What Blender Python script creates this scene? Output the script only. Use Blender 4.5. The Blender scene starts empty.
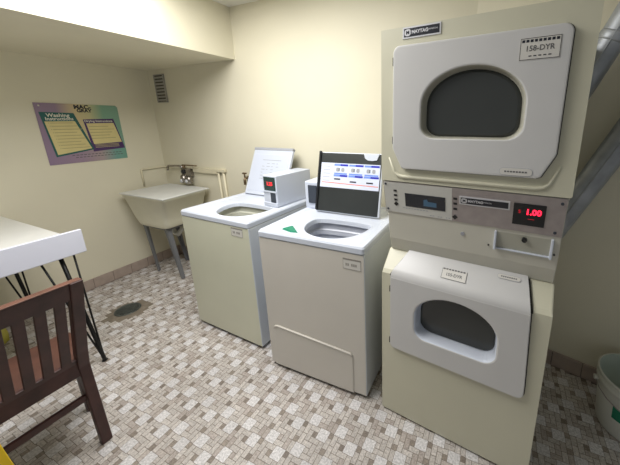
import bpy, bmesh, math, random
from mathutils import Vector, Matrix
random.seed(7)
PI = math.pi
scene = bpy.context.scene
COL = scene.collection

# ------------------------------------------------------------------ materials
def lin(c):
    return tuple((x/12.92 if x <= .04045 else ((x+.055)/1.055)**2.4) for x in c)
def rgb(r, g, b):
    return lin((r/255, g/255, b/255))
def mat(name, col, rough=.5, metal=0., var=.06, scale=6., bump=0., bscale=60., spec=.5, emit=None, estr=1.):
    m = bpy.data.materials.new(name); m.use_nodes = True
    nt = m.node_tree; b = nt.nodes['Principled BSDF']
    b.inputs['Roughness'].default_value = rough
    b.inputs['Metallic'].default_value = metal
    b.inputs['Specular IOR Level'].default_value = spec
    tc = nt.nodes.new('ShaderNodeTexCoord')
    n = nt.nodes.new('ShaderNodeTexNoise'); n.inputs['Scale'].default_value = scale; n.inputs['Detail'].default_value = 4
    nt.links.new(tc.outputs['Object'], n.inputs['Vector'])
    r = nt.nodes.new('ShaderNodeMapRange')
    r.inputs['From Min'].default_value = .3; r.inputs['From Max'].default_value = .7
    r.inputs['To Min'].default_value = 1-var; r.inputs['To Max'].default_value = 1+var
    nt.links.new(n.outputs['Fac'], r.inputs['Value'])
    mx = nt.nodes.new('ShaderNodeMix'); mx.data_type = 'RGBA'; mx.blend_type = 'MULTIPLY'; mx.inputs['Factor'].default_value = 1
    mx.inputs['A'].default_value = (*col, 1)
    nt.links.new(r.outputs['Result'], mx.inputs['B'])
    nt.links.new(mx.outputs['Result'], b.inputs['Base Color'])
    if bump:
        n2 = nt.nodes.new('ShaderNodeTexNoise'); n2.inputs['Scale'].default_value = bscale; n2.inputs['Detail'].default_value = 3
        nt.links.new(tc.outputs['Object'], n2.inputs['Vector'])
        bp = nt.nodes.new('ShaderNodeBump'); bp.inputs['Strength'].default_value = bump; bp.inputs['Distance'].default_value = .002
        nt.links.new(n2.outputs['Fac'], bp.inputs['Height']); nt.links.new(bp.outputs['Normal'], b.inputs['Normal'])
    if emit:
        b.inputs['Emission Color'].default_value = (*emit, 1); b.inputs['Emission Strength'].default_value = estr
    return m
def ramp_mat(name, axis, stops, rough=.5, lo=0., hi=1., noise=0.):
    m = bpy.data.materials.new(name); m.use_nodes = True
    nt = m.node_tree; b = nt.nodes['Principled BSDF']; b.inputs['Roughness'].default_value = rough
    tc = nt.nodes.new('ShaderNodeTexCoord'); s = nt.nodes.new('ShaderNodeSeparateXYZ')
    nt.links.new(tc.outputs['Object'], s.inputs[0])
    mr = nt.nodes.new('ShaderNodeMapRange'); mr.inputs['From Min'].default_value = lo; mr.inputs['From Max'].default_value = hi
    nt.links.new(s.outputs[axis], mr.inputs['Value'])
    src = mr.outputs['Result']
    if noise:
        n = nt.nodes.new('ShaderNodeTexNoise'); n.inputs['Scale'].default_value = 12
        nt.links.new(tc.outputs['Object'], n.inputs['Vector'])
        ma = nt.nodes.new('ShaderNodeMath'); ma.operation = 'MULTIPLY_ADD'; ma.inputs[1].default_value = noise
        nt.links.new(n.outputs['Fac'], ma.inputs[0]); nt.links.new(src, ma.inputs[2]); src = ma.outputs[0]
    cr = nt.nodes.new('ShaderNodeValToRGB')
    while len(cr.color_ramp.elements) < len(stops): cr.color_ramp.elements.new(.5)
    for e, (p, c) in zip(cr.color_ramp.elements, stops):
        e.position = p; e.color = (*c, 1)
    nt.links.new(src, cr.inputs['Fac']); nt.links.new(cr.outputs['Color'], b.inputs['Base Color'])
    return m

M = {}
M['wall'] = mat('cream_wall_paint', rgb(221, 215, 192), .6, var=.025, scale=2.5, bump=.15, bscale=40)
M['ceiling'] = mat('ceiling_paint', rgb(225, 223, 214), .7, var=.02)
M['grout'] = mat('grout', rgb(122, 112, 103), .9, var=.15, scale=40)
M['baseboard'] = mat('baseboard_tile', rgb(168, 152, 140), .45, var=.08, scale=20)
M['white'] = mat('white_enamel', rgb(205, 211, 222), .28, var=.015)
M['white2'] = mat('cool_white_enamel', rgb(202, 208, 221), .3, var=.015)
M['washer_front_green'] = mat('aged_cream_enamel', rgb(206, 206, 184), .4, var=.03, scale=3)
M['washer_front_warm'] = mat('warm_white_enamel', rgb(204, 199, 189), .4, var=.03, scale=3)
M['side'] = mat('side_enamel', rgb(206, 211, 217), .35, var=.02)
M['dryer'] = mat('yellowed_enamel', rgb(200, 197, 175), .38, var=.025, scale=3)
M['dryer_door'] = mat('dryer_door_enamel', rgb(199, 198, 196), .32, var=.02)
M['console'] = mat('console_enamel', rgb(200, 197, 184), .35, var=.02)
M['gap'] = mat('dark_gap', rgb(52, 50, 44), .8)  # dark tone for painted gap shade, also on the seam and hinges
M['rim_grey'] = mat('recess_enamel', rgb(172, 170, 156), .35, var=.02)
M['glass'] = mat('smoked_glass', rgb(58, 60, 58), .2, var=.1, scale=2)
M['black'] = mat('black_plastic', rgb(22, 23, 25), .35)
M['black_metal'] = mat('black_steel', rgb(14, 14, 15), .4, metal=.3)
M['badge'] = mat('badge_dark', rgb(32, 34, 42), .3)
M['badge_silver'] = mat('badge_silver', rgb(205, 205, 208), .35, metal=.2)
M['steel'] = mat('brushed_steel', rgb(168, 160, 158), .42, metal=.55, var=.08, scale=30)
M['panel_light'] = mat('panel_overlay', rgb(202, 201, 194), .4, var=.02)
M['display'] = mat('display_dark', rgb(34, 38, 46), .15)
M['display_blue'] = mat('display_glow', rgb(54, 74, 92), .3, emit=rgb(60, 100, 125), estr=.2)
M['led'] = mat('led_red', rgb(200, 20, 30), .4, emit=rgb(255, 30, 60), estr=2.2)
M['led_dim'] = mat('led_red_dim', rgb(110, 20, 30), .4, emit=rgb(190, 20, 40), estr=.5)
M['led_dim2'] = mat('meter_red', rgb(190, 40, 45), .4, emit=rgb(230, 40, 50), estr=.9)
M['lcd_green'] = mat('meter_window', rgb(42, 62, 58), .25)
M['print'] = mat('print_grey', rgb(92, 92, 92), .7)
M['label_ink'] = mat('label_ink', rgb(138, 134, 126), .7)
M['print_soft'] = mat('print_soft_grey', rgb(160, 162, 168), .7)
M['label'] = mat('label_paper', rgb(206, 203, 196), .5, var=.02)
M['charcoal'] = mat('charcoal_plastic', rgb(44, 47, 46), .4, var=.15, scale=5)
M['tub'] = mat('tub_plastic', rgb(196, 200, 210), .3, var=.04)
M['tub_steel'] = mat('tub_enamel', rgb(196, 196, 182), .3, var=.05)
M['slate_grey'] = mat('dark_slate_grey', rgb(58, 64, 74), .5)  # even dark grey for coin slot, window and screws
M['green'] = mat('green_plastic', rgb(28, 128, 98), .4)
M['sink'] = mat('sink_plastic', rgb(232, 229, 207), .4, var=.03)
M['sinktop'] = mat('sink_cover_white', rgb(216, 217, 214), .4, var=.04, scale=8)
M['sinkleg'] = mat('grey_painted_steel', rgb(122, 124, 128), .5, metal=.2)
M['chrome'] = mat('tarnished_chrome', rgb(150, 144, 136), .25, metal=.85, var=.25, scale=30)
M['brass'] = mat('aged_brass', rgb(130, 112, 88), .35, metal=.8, var=.2, scale=30)
M['pvc'] = mat('white_pvc', rgb(205, 205, 198), .4)
M['pipe_paint'] = mat('painted_pipe', rgb(214, 206, 178), .5)
M['galv'] = mat('galvanised_duct', rgb(170, 174, 178), .45, metal=.45, var=.3, scale=7)
M['vent'] = mat('vent_grey', rgb(160, 157, 148), .6)
M['vent_dark'] = mat('vent_dark', rgb(84, 80, 70), .8)
M['wood'] = mat('mahogany_wood', rgb(66, 40, 37), .45, var=.3, scale=14)
M['wood_edge'] = mat('mahogany_pale', rgb(104, 70, 58), .4, var=.25, scale=14)  # paler brown for the chair's top edge and the broom handle
M['seat'] = mat('seat_wood', rgb(82, 52, 41), .4, var=.22, scale=18)
M['tabletop'] = mat('table_surface', rgb(226, 226, 222), .4, var=.02)
M['fascia'] = mat('table_fascia_white', rgb(206, 208, 220), .35, var=.015)
M['bucket'] = mat('bucket_plastic', rgb(214, 214, 204), .35, var=.03)
M['bucket_in'] = mat('bucket_inner', rgb(186, 196, 184), .4)
M['yellow'] = mat('yellow_plastic', rgb(226, 190, 30), .4)
M['cement'] = mat('cement_patch', rgb(122, 112, 98), .9, var=.25, scale=22, bump=.5, bscale=80)
M['drain'] = mat('drain_iron', rgb(84, 88, 84), .5, metal=.5, var=.3, scale=30)
M['sticker'] = mat('sticker_white', rgb(214, 220, 238), .4)
M['blue'] = mat('sticker_blue', rgb(30, 40, 180), .4)
M['blue_lt'] = mat('sticker_light_blue', rgb(120, 150, 225), .4)
M['orange'] = mat('sticker_orange', rgb(230, 110, 70), .4)
M['teal'] = mat('poster_teal', rgb(22, 88, 84), .5)
M['purple'] = mat('poster_purple', rgb(70, 42, 96), .5)
M['poster_paper'] = mat('poster_paper', rgb(214, 200, 140), .5, var=.05, scale=10)
M['poster_ink'] = mat('poster_ink', rgb(172, 160, 114), .6)
M['poster_white'] = mat('poster_white', rgb(225, 222, 205), .5)
M['ink'] = mat('dark_ink', rgb(26, 28, 40), .5)
M['poster'] = ramp_mat('poster_gradient', 'X', [(0, rgb(142, 120, 144)), (.22, rgb(142, 120, 142)), (.44, rgb(204, 184, 138)), (.6, rgb(192, 186, 138)), (.78, rgb(122, 164, 138)), (1, rgb(122, 160, 140))], .4, 0, .545)
M['poster_low'] = ramp_mat('poster_gradient_low', 'X', [(0, rgb(140, 118, 144)), (.4, rgb(152, 130, 148)), (.65, rgb(165, 148, 148)), (.85, rgb(108, 156, 146)), (1, rgb(108, 156, 138))], .4, 0, .545)
M['broom'] = ramp_mat('broom_straw', 'Z', [(0, rgb(205, 196, 70)), (.30, rgb(208, 200, 105)), (.5, rgb(212, 207, 170)), (1, rgb(212, 207, 180))], .8, 0, .5, .15)

# floor tiles: one colour per tile from an attribute, mottled by noise
def floor_mat():
    m = bpy.data.materials.new('mosaic_tiles'); m.use_nodes = True
    nt = m.node_tree; b = nt.nodes['Principled BSDF']; b.inputs['Roughness'].default_value = .42
    a = nt.nodes.new('ShaderNodeAttribute'); a.attribute_name = 'Col'
    tc = nt.nodes.new('ShaderNodeTexCoord')
    n = nt.nodes.new('ShaderNodeTexNoise'); n.inputs['Scale'].default_value = 120; n.inputs['Detail'].default_value = 5
    nt.links.new(tc.outputs['Object'], n.inputs['Vector'])
    r = nt.nodes.new('ShaderNodeMapRange'); r.inputs['From Min'].default_value = .35; r.inputs['From Max'].default_value = .65
    r.inputs['To Min'].default_value = .72; r.inputs['To Max'].default_value = 1.14
    nt.links.new(n.outputs['Fac'], r.inputs['Value'])
    n3 = nt.nodes.new('ShaderNodeTexNoise'); n3.inputs['Scale'].default_value = 2.2; n3.inputs['Detail'].default_value = 3
    nt.links.new(tc.outputs['Object'], n3.inputs['Vector'])
    r3 = nt.nodes.new('ShaderNodeMapRange'); r3.inputs['From Min'].default_value = .3; r3.inputs['From Max'].default_value = .7
    r3.inputs['To Min'].default_value = .9; r3.inputs['To Max'].default_value = 1.06
    nt.links.new(n3.outputs['Fac'], r3.inputs['Value'])
    mu = nt.nodes.new('ShaderNodeMath'); mu.operation = 'MULTIPLY'
    nt.links.new(r.outputs[0], mu.inputs[0]); nt.links.new(r3.outputs[0], mu.inputs[1])
    mx = nt.nodes.new('ShaderNodeMix'); mx.data_type = 'RGBA'; mx.blend_type = 'MULTIPLY'; mx.inputs['Factor'].default_value = 1
    nt.links.new(a.outputs['Color'], mx.inputs['A']); nt.links.new(mu.outputs[0], mx.inputs['B'])
    nt.links.new(mx.outputs['Result'], b.inputs['Base Color'])
    return m
M['tiles'] = floor_mat()

# ------------------------------------------------------------------ mesh helpers
class MB:
    def __init__(s): s.bm = bmesh.new(); s.mats = []
    def mi(s, m):
        if m is None: return 0
        if m not in s.mats: s.mats.append(m)
        return s.mats.index(m)
    def face(s, pts, m=None):
        f = s.bm.faces.new([s.bm.verts.new(p) for p in pts]); f.material_index = s.mi(m); return f
    def box(s, x0, x1, y0, y1, z0, z1, m=None, bev=0., mtx=None, seg=2):
        t = bmesh.new()
        bmesh.ops.create_cube(t, size=1)
        for v in t.verts:
            v.co = Vector(((x0+x1)/2+v.co.x*(x1-x0), (y0+y1)/2+v.co.y*(y1-y0), (z0+z1)/2+v.co.z*(z1-z0)))
        if bev: bmesh.ops.bevel(t, geom=list(t.edges), offset=bev, segments=seg, profile=.6, affect='EDGES')
        s.merge(t, m, mtx)
    def merge(s, t, m=None, mtx=None):
        k = s.mi(m); mp = {}
        for v in t.verts: mp[v] = s.bm.verts.new(mtx @ v.co if mtx else v.co)
        for f in t.faces:
            g = s.bm.faces.new([mp[v] for v in f.verts]); g.material_index = k; g.smooth = f.smooth
        t.free()
    def rings(s, loops, m=None, cap0=False, cap1=False, smooth=False, closed=True):
        k = s.mi(m)
        vs = [[s.bm.verts.new(p) for p in l] for l in loops]
        n = len(vs[0])
        for a, b in zip(vs[:-1], vs[1:]):
            for i in range(n if closed else n-1):
                j = (i+1) % n
                f = s.bm.faces.new((a[i], a[j], b[j], b[i])); f.material_index = k; f.smooth = smooth
        if cap0: f = s.bm.faces.new(vs[0][::-1]); f.material_index = k
        if cap1: f = s.bm.faces.new(vs[-1]); f.material_index = k
    def tube(s, pts, r, m=None, n=12, cap=True):
        pts = [Vector(p) for p in pts]; rr = r if isinstance(r, (list, tuple)) else [r]*len(pts)
        loops = []; up = None
        for i, p in enumerate(pts):
            a = pts[max(i-1, 0)]; b = pts[min(i+1, len(pts)-1)]; d = (b-a).normalized()
            if up is None:
                up = Vector((0, 0, 1)) if abs(d.z) < .9 else Vector((1, 0, 0))
            u = d.cross(up).normalized(); w = u.cross(d).normalized(); up = w
            loops.append([p+rr[i]*(math.cos(2*PI*k/n)*u+math.sin(2*PI*k/n)*w) for k in range(n)])
        s.rings(loops, m, cap, cap, True)
    def lathe(s, prof, c=(0, 0, 0), m=None, n=32, cap0=False, cap1=False, smooth=True):
        s.rings([[(c[0]+r*math.cos(2*PI*k/n), c[1]+r*math.sin(2*PI*k/n), c[2]+z) for k in range(n)] for r, z in prof], m, cap0, cap1, smooth)
    def prism(s, poly, y0, y1, m=None, pl=None):
        # poly in (u,v) of plane pl, extruded from height y0 to y1 along its normal
        a = [pl.p(u, v, y0) for u, v in poly]; b = [pl.p(u, v, y1) for u, v in poly]
        s.rings([a, b], m, True, True)
    def build(s, name, m, parent=None, bevel=0.):
        bmesh.ops.recalc_face_normals(s.bm, faces=s.bm.faces[:])
        me = bpy.data.meshes.new(name); s.bm.to_mesh(me); s.bm.free()
        for x in ([m] if not s.mats else [m if q is None else q for q in s.mats]): me.materials.append(x)
        o = bpy.data.objects.new(name, me); COL.objects.link(o)
        if parent is not None: o.parent = parent
        if bevel:
            md = o.modifiers.new('b', 'BEVEL'); md.width = bevel; md.segments = 2; md.limit_method = 'ANGLE'; md.angle_limit = .6
        return o
class Pl:   # a plane in space: origin, u axis, v axis, outward normal
    def __init__(s, o, u, v):
        s.o = Vector(o); s.u = Vector(u).normalized(); s.v = Vector(v).normalized(); s.n = s.u.cross(s.v).normalized()
    def p(s, u, v, h=0): return s.o+s.u*u+s.v*v+s.n*h
    def mtx(s, u, v, h=0):
        m = Matrix((s.u, s.v, s.n)).transposed().to_4x4(); m.translation = s.p(u, v, h); return m
def rect(u0, u1, v0, v1): return [(u0, v0), (u1, v0), (u1, v1), (u0, v1)]
def rrect(u0, u1, v0, v1, r, n=5):
    o = []
    for cx, cy, a in ((u1-r, v1-r, 0), (u0+r, v1-r, 90), (u0+r, v0+r, 180), (u1-r, v0+r, 270)):
        for k in range(n+1):
            t = math.radians(a+90*k/n); o.append((cx+r*math.cos(t), cy+r*math.sin(t)))
    return o
def star(poly, c, angs):
    out = []; n = len(poly)
    for t in angs:
        d = (math.cos(t), math.sin(t)); best = None
        for i in range(n):
            ax, ay = poly[i][0]-c[0], poly[i][1]-c[1]; bx, by = poly[(i+1) % n][0]-c[0], poly[(i+1) % n][1]-c[1]
            ex, ey = bx-ax, by-ay; den = d[0]*ey-d[1]*ex
            if abs(den) < 1e-12: continue
            s_ = (ax*ey-ay*ex)/den; w = (ax*d[1]-ay*d[0])/den
            if s_ > 0 and -1e-6 <= w <= 1+1e-6 and (best is None or s_ > best): best = s_
        out.append((c[0]+d[0]*best, c[1]+d[1]*best))
    return out
def angles(polys, c, n=72):
    a = [2*PI*k/n for k in range(n)]
    for poly in polys:
        for p in poly: a.append(math.atan2(p[1]-c[1], p[0]-c[0]) % (2*PI))
    a.sort(); o = []
    for t in a:
        if not o or t-o[-1] > .004: o.append(t)
    return o
def scale_poly(poly, c, k): return [(c[0]+(x-c[0])*k, c[1]+(y-c[1])*k) for x, y in poly]
def smooth_poly(poly, it=2):
    for _ in range(it):
        o = []; n = len(poly)
        for i in range(n):
            a, b = poly[i], poly[(i+1) % n]
            o += [(a[0]*.75+b[0]*.25, a[1]*.75+b[1]*.25), (a[0]*.25+b[0]*.75, a[1]*.25+b[1]*.75)]
        poly = o
    return poly
def text(name, s, size, m, parent, mtx, ext=.0004, align='CENTER', bold=0., sx=1.):
    cu = bpy.data.curves.new(name, 'FONT'); cu.body = s; cu.size = size; cu.extrude = ext; cu.offset = bold
    cu.align_x = align; cu.align_y = 'CENTER'; cu.resolution_u = 3
    t = bpy.data.objects.new(name+'_src', cu); COL.objects.link(t)
    bpy.context.view_layer.update()
    me = bpy.data.meshes.new_from_object(t.evaluated_get(bpy.context.evaluated_depsgraph_get()))
    bpy.data.objects.remove(t); me.name = name
    me.transform(mtx @ Matrix.Diagonal((sx, 1, 1, 1)))
    me.materials.clear(); me.materials.append(m)
    o = bpy.data.objects.new(name, me); COL.objects.link(o); o.parent = parent
    return o
def thing(name, label, cat, loc=(0, 0, 0), rz=0, group=None):
    o = bpy.data.objects.new(name, None); COL.objects.link(o); o.empty_display_size = .1
    o.location = loc; o.rotation_euler = (0, 0, rz); o['label'] = label; o['category'] = cat
    if group: o['group'] = group
    return o
def tag(o, label, cat, group=None):
    o['label'] = label; o['category'] = cat
    if group: o['group'] = group
    return o
def struct(o): o['kind'] = 'structure'; return o

def flats(name, polys, h0, h1, m, parent, pl):
    for p in polys:
        q = MB(); q.prism(p, h0, h1, None, pl); q.build(name, m, parent)
# ------------------------------------------------------------------ room
H = 2.405; SW = 1.23; SZ = 2.009
def wall_y(x): return 0. if x < 3.17 else -.243*(x-3.17)
mb = MB(); mb.box(-.12, 0, -4., .12, -.05, H, None); struct(mb.build('wall_left', M['wall']))
mb = MB(); mb.box(0, 3.17, 0, .12, -.05, H, None); struct(mb.build('wall_back', M['wall']))
mb = MB(); x1 = 5.4
mb.rings([[(3.17, 0, z), (x1, wall_y(x1), z), (x1, .12, z), (3.17, .12, z)] for z in (-.05, H)], None, True, True)
struct(mb.build('wall_right', M['wall']))
mb = MB(); mb.box(-.12, x1, -4., .12, H, H+.08, None); struct(mb.build('ceiling', M['ceiling']))
mb = MB(); mb.box(0, SW, -4., 0, SZ, H, None); struct(mb.build('trim_1', M['wall']))

# baseboards, tile by tile
def baseboard(name, a, b, hgt=.098, th=.012, step=.152):
    a = Vector(a); b = Vector(b); L = (b-a).length; d = (b-a)/L; n = Vector((d.y, -d.x, 0)); mb = MB()
    mtx = Matrix((d, -n, Vector((0, 0, 1)))).transposed().to_4x4(); mtx.translation = a
    mb.box(0, L, -th*.7, 0, 0, hgt-.004, M['grout'], mtx=mtx)
    x = 0
    while x < L-.01:
        e = min(x+step-.003, L); mb.box(x+.001, e, -th, -.0005, .001, hgt, M['baseboard'], bev=.002, mtx=mtx, seg=1); x += step
    return struct(mb.build(name, M['baseboard']))
baseboard('baseboard_back', (.013, 0, 0), (3.165, 0, 0))
baseboard('baseboard_left', (0, -4., 0), (0, -.001, 0))
baseboard('baseboard_right', (3.18, wall_y(3.18)-.001, 0), (x1, wall_y(x1)-.001, 0))

# floor: 6 inch mosaic sheets of 2x2 whites, 1x2 beiges, 1x1 browns
U = .1505/6
CELL = [(0, 0, 2, 2, 'w'), (3, 4, 2, 2, 'w'), (2, 4, 1, 1, 'b'), (5, 5, 1, 1, 'b'), (5, 2, 1, 1, 'b'), (2, 1, 1, 1, 'r'),
        (5, 0, 1, 2, 'r'), (2, 0, 2, 1, 'r'), (4, 0, 1, 2, 'r'), (3, 1, 1, 2, 'r'), (4, 2, 1, 2, 'r'), (2, 3, 2, 1, 'r'), (1, 2, 2, 1, 'r'),
        (0, 2, 1, 2, 'r'), (1, 3, 1, 2, 'r'), (5, 3, 1, 2, 'r'), (0, 4, 1, 2, 'r'), (1, 5, 2, 1, 'r')]
hole = [(.572, -1.0), (.66, -1.03), (.775, -.995), (.81, -.93), (.815, -.80), (.775, -.755), (.65, -.735), (.58, -.78), (.55, -.895)]
def inside(x, y, poly):
    c = False; n = len(poly)
    for i in range(n):
        (a, b), (p, q) = poly[i], poly[(i+1) % n]
        if (b > y) != (q > y) and x < (p-a)*(y-b)/(q-b)+a: c = not c
    return c
def build_floor():
    verts = [(-.1, -4., -.0012), (x1, -4., -.0012), (x1, .1, -.0012), (-.1, .1, -.0012), (-.1, -4., -.06), (x1, -4., -.06), (x1, .1, -.06), (-.1, .1, -.06)]
    faces = [(0, 1, 2, 3), (7, 6, 5, 4), (0, 4, 5, 1), (1, 5, 6, 2), (2, 6, 7, 3), (3, 7, 4, 0)]; mi = [0]*6; cols = [(.2, .2, .2)]*6
    ox, oy = 2.762-U, -.87-U; g = .0012
    P = 6*U
    for i in range(-19, 18):
        for j in range(-22, 7):
            for (cx, cy, w, h, k) in CELL:
                xa, ya = ox+i*P+cx*U, oy+j*P+cy*U; xb, yb = xa+w*U, ya+h*U
                xa += g; ya += g; xb -= g; yb -= g
                xa = max(xa, 0); yb = min(yb, .0)
                if xb-xa < .003 or yb-ya < .003 or xb > x1-.01 or ya < -3.95: continue
                mx_, my_ = (xa+xb)/2, (ya+yb)/2
                if yb > wall_y(mx_)-.002: continue
                if inside(mx_, my_, hole): continue
                zt = 0
                if k == 'w' and xa > .05 and yb < -.05:
                    e = .11*U; xa -= e; xb += e; ya -= e; yb += e; zt = .0004
                    n = len(verts); verts += [(xa-g*1.5, ya-g*1.5, .0002), (xb+g*1.5, ya-g*1.5, .0002), (xb+g*1.5, yb+g*1.5, .0002), (xa-g*1.5, yb+g*1.5, .0002)]
                    faces.append((n, n+1, n+2, n+3)); mi.append(0); cols.append((.2, .2, .2))
                n = len(verts); verts += [(xa, ya, zt), (xb, ya, zt), (xb, yb, zt), (xa, yb, zt)]
                faces.append((n, n+1, n+2, n+3)); mi.append(1)
                v = random.uniform(-1, 1)
                if k == 'w': c = rgb(211+6*v, 208+6*v, 207+6*v)
                elif k == 'b': c = rgb(144+16*v, 133+16*v, 122+15*v)
                else:
                    t = random.random()
                    c = rgb(194+8*v, 187+8*v, 180+8*v) if t > .2 else rgb(178+8*v, 168+8*v, 160+8*v)
                cols.append(c)
    me = bpy.data.meshes.new('floor'); me.from_pydata(verts, [], faces); me.materials.append(M['grout']); me.materials.append(M['tiles'])
    me.polygons.foreach_set('material_index', mi)
    ca = me.color_attributes.new('Col', 'FLOAT_COLOR', 'CORNER'); buf = []
    for f, c in zip(me.polygons, cols):
        for _ in f.vertices: buf += [c[0], c[1], c[2], 1]
    ca.data.foreach_set('color', buf); me.update()
    o = bpy.data.objects.new('floor', me); COL.objects.link(o); return struct(o)
build_floor()

# floor drain in its cement patch
t = thing('floor_drain', 'round iron floor drain set in a rough grey cement patch', 'drain', (.66, -.875, 0))
mb = MB(); mb.face([(x-.66+(x-.69)*.12, y+.875+(y+.88)*.12, -.0008) for x, y in hole]); mb.build('cement_patch', M['cement'], t)
mb = MB(); mb.lathe([(.088, -.0008), (.088, .004), (.078, .006), (.074, .002), (.0005, -.0002)], m=None, n=40)
for k in range(-3, 4):
    w = math.sqrt(.07**2-(k*.02)**2); mb.box(k*.02-.004, k*.02+.004, -w, w, 0, .005, None)
mb.build('drain_grate', M['drain'], t)

# ------------------------------------------------------------------ poster
t = thing('poster', 'purple and green laundry instruction poster pinned on the left wall', 'poster', (.002, -.876, 1.163), PI/2)
F = Pl((0, 0, 0), (1, 0, 0), (0, 0, 1)); PW, PH = .548, .495
mb = MB(); mb.prism([(0, 0), (PW, 0), (PW, PH-.02), (PW-.012, PH-.005), (0, PH)], 0, .002, None, F); mb.build('poster_sheet', M['poster'], t)
mb = MB(); mb.prism(rect(0, PW, 0, .10), .002, .0024, None, F); mb.build('footer_band', M['poster_low'], t)
def quad4(p, h0, h1, name, m, par): mb = MB(); mb.prism(p, h0, h1, None, F); return mb.build(name, m, par)
lp = quad4([(.052, .062), (.308, .105), (.225, .418), (.018, .424)], .0024, .0032, 'washing_panel', M['teal'], t)
quad4([(.064, .078), (.293, .115), (.221, .352), (.036, .350)], .0032, .0036, 'panel_paper', M['poster_paper'], lp)
text('heading', 'Washing', .04, M['poster_white'], lp, F.mtx(.125, .398, .0036), bold=.0006)
text('heading', 'Instructions', .036, M['poster_white'], lp, F.mtx(.13, .37, .0036), bold=.0006)
mb = MB()
for k in range(9):
    v = .335-k*.026; u0 = .056+.004*k
    mb.prism(rect(u0+.01, u0+.150+.02*((k*7) % 3), v, v+.005), .0036, .0039, None, F)
    mb.prism(rect(u0, u0+.005, v, v+.006), .0036, .0039, None, F)
mb.build('lines_of_print', M['poster_ink'], lp)
rp = quad4([(.300, .085), (.542, .10), (.497, .372), (.276, .366)], .0024, .0031, 'drying_panel', M['purple'], t)
quad4([(.314, .15), (.526, .158), (.492, .334), (.292, .332)], .0031, .0035, 'panel_paper', M['poster_paper'], rp)
text('heading', 'Drying Instructions', .026, M['poster_white'], rp, F.mtx(.385, .351, .0033), bold=.0004)
mb = MB()
for k in range(5): mb.prism(rect(.306, .306+.14+.02*((k*5) % 3), .302-k*.026, .307-k*.026), .0035, .0038, None, F)
for k in range(3): mb.prism(rect(.32, .50, .118+k*.012, .123+k*.012), .0031, .0034, None, F)
mb.build('lines_of_print', M['poster_ink'], rp)
text('logo_lettering', 'MAC-', .046, M['ink'], t, F.mtx(.292, .468, .0022), bold=.0022)
text('logo_lettering', 'GRAY', .038, M['ink'], t, F.mtx(.300, .438, .0022), bold=.0018)
mb = MB()
for k in range(14): mb.prism(rect(.15+k*.026, .168+k*.026, .062, .068), .0024, .0027, None, F); mb.prism(rect(.17+k*.025, .188+k*.025, .042, .048), .0024, .0027, None, F)
mb.build('lines_of_print', M['print'], t)
mb = MB(); mb.lathe([(.006, 0), (.006, .002), (.0, .004)], n=12)
o = mb.build('push_pin', M['poster_white'], t); o.location = (.028, -.002, PH-.022); o.rotation_euler = (PI/2, 0, 0)

# wall vent
t = thing('wall_vent', 'small grey slatted vent grille high beside the corner', 'vent', (.18, -.001, 1.7))
mb = MB(); mb.box(-.072, .072, -.006, 0, 0, .255, M['vent_dark'])
mb.build('backing', M['vent_dark'], t)
mb = MB()
for x in (-.076, .066): mb.box(x, x+.01, -.014, 0, -.004, .259, None)
for z in (-.006, .253): mb.box(-.076, .076, -.014, 0, z, z+.008, None)
mb.build('frame', M['vent'], t)
for k in range(8):
    mb = MB(); mb.box(-.067, .067, -.013, -.004, .010+k*.0305, .027+k*.0305, None, bev=.002)
    mb.build('slat', M['vent'], t)

# painted pipe run around the corner, and hose valve
mb = MB()
mb.tube([(.012, -.24, .86), (.012, -.24, 1.02), (.014, -.23, 1.03), (.014, -.03, 1.03), (.03, -.014, 1.03), (.52, -.014, 1.035)], .008, None)
mb.box(.50, .84, -.03, -.001, 1.0, 1.045, None, bev=.003)
mb.tube([(.855, -.018, 1.04), (.868, -.018, .2)], .011, None); mb.tube([(.925, -.018, 1.045), (.938, -.018, .2)], .011, None)
mb.box(.84, .95, -.034, -.001, 1.02, 1.05, None, bev=.004)
tag(mb.build('water_pipe', M['pipe_paint']), 'cream painted water pipe running around the corner behind the sink', 'pipe')
t = thing('hose_valve', 'small brass hose valve on the back wall beside the open washer lid', 'valve', (1.23, -.001, .93))
mb = MB(); mb.tube([(0, 0, .06), (0, -.04, .06), (0, -.05, .045), (0, -.05, 0)], .011, None); mb.lathe([(.02, 0), (.02, .004)], c=(0, 0, 0), n=14)
mb.build('valve_body', M['brass'], t)
mb = MB(); mb.tube([(0, -.045, .07), (0, -.045, .10)], .007, None); mb.box(-.02, .02, -.055, -.035, .098, .112, None, bev=.003)
mb.build('valve_handle', M['brass'], t)

# ------------------------------------------------------------------ utility sink
t = thing('utility_sink', 'cream plastic utility sink on grey steel legs in the corner', 'sink', (.42, -.26, 0))
T = [(-.315, -.24), (.315, -.24), (.28, .215), (-.315, .215)]
B_ = [(-.205, -.20), (.215, -.20), (.20, .16), (-.205, .16)]
def rnd(poly, z, r):
    o = []
    n = len(poly)
    for i in range(n):
        p = Vector(poly[i]); a = Vector(poly[i-1]); b = Vector(poly[(i+1) % n])
        pa = p+(a-p).normalized()*r; pb = p+(b-p).normalized()*r
        for k in range(6):
            s_ = k/5; q = pa*(1-s_)**2+2*p*s_*(1-s_)+pb*s_**2; o.append((q.x, q.y, z))
    return o
def mid(a, b, k): return [(p[0]*(1-k)+q[0]*k, p[1]*(1-k)+q[1]*k) for p, q in zip(a, b)]
mb = MB()
mb.rings([rnd(T, .842, .03), rnd(T, .822, .03), rnd(mid(T, B_, .12), .818, .035), rnd(mid(T, B_, .75), .60, .05), rnd(mid(T, B_, .95), .555, .06), rnd(B_, .545, .07)], None, False, True, True)
mb.rings([rnd(T, .842, .03), rnd(mid(T, B_, .13), .842, .03), rnd(mid(T, B_, .8), .6, .05), rnd(mid(T, B_, 1.05), .57, .06)], None, False, True, True)
mb.build('basin', M['sink'], t)
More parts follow.
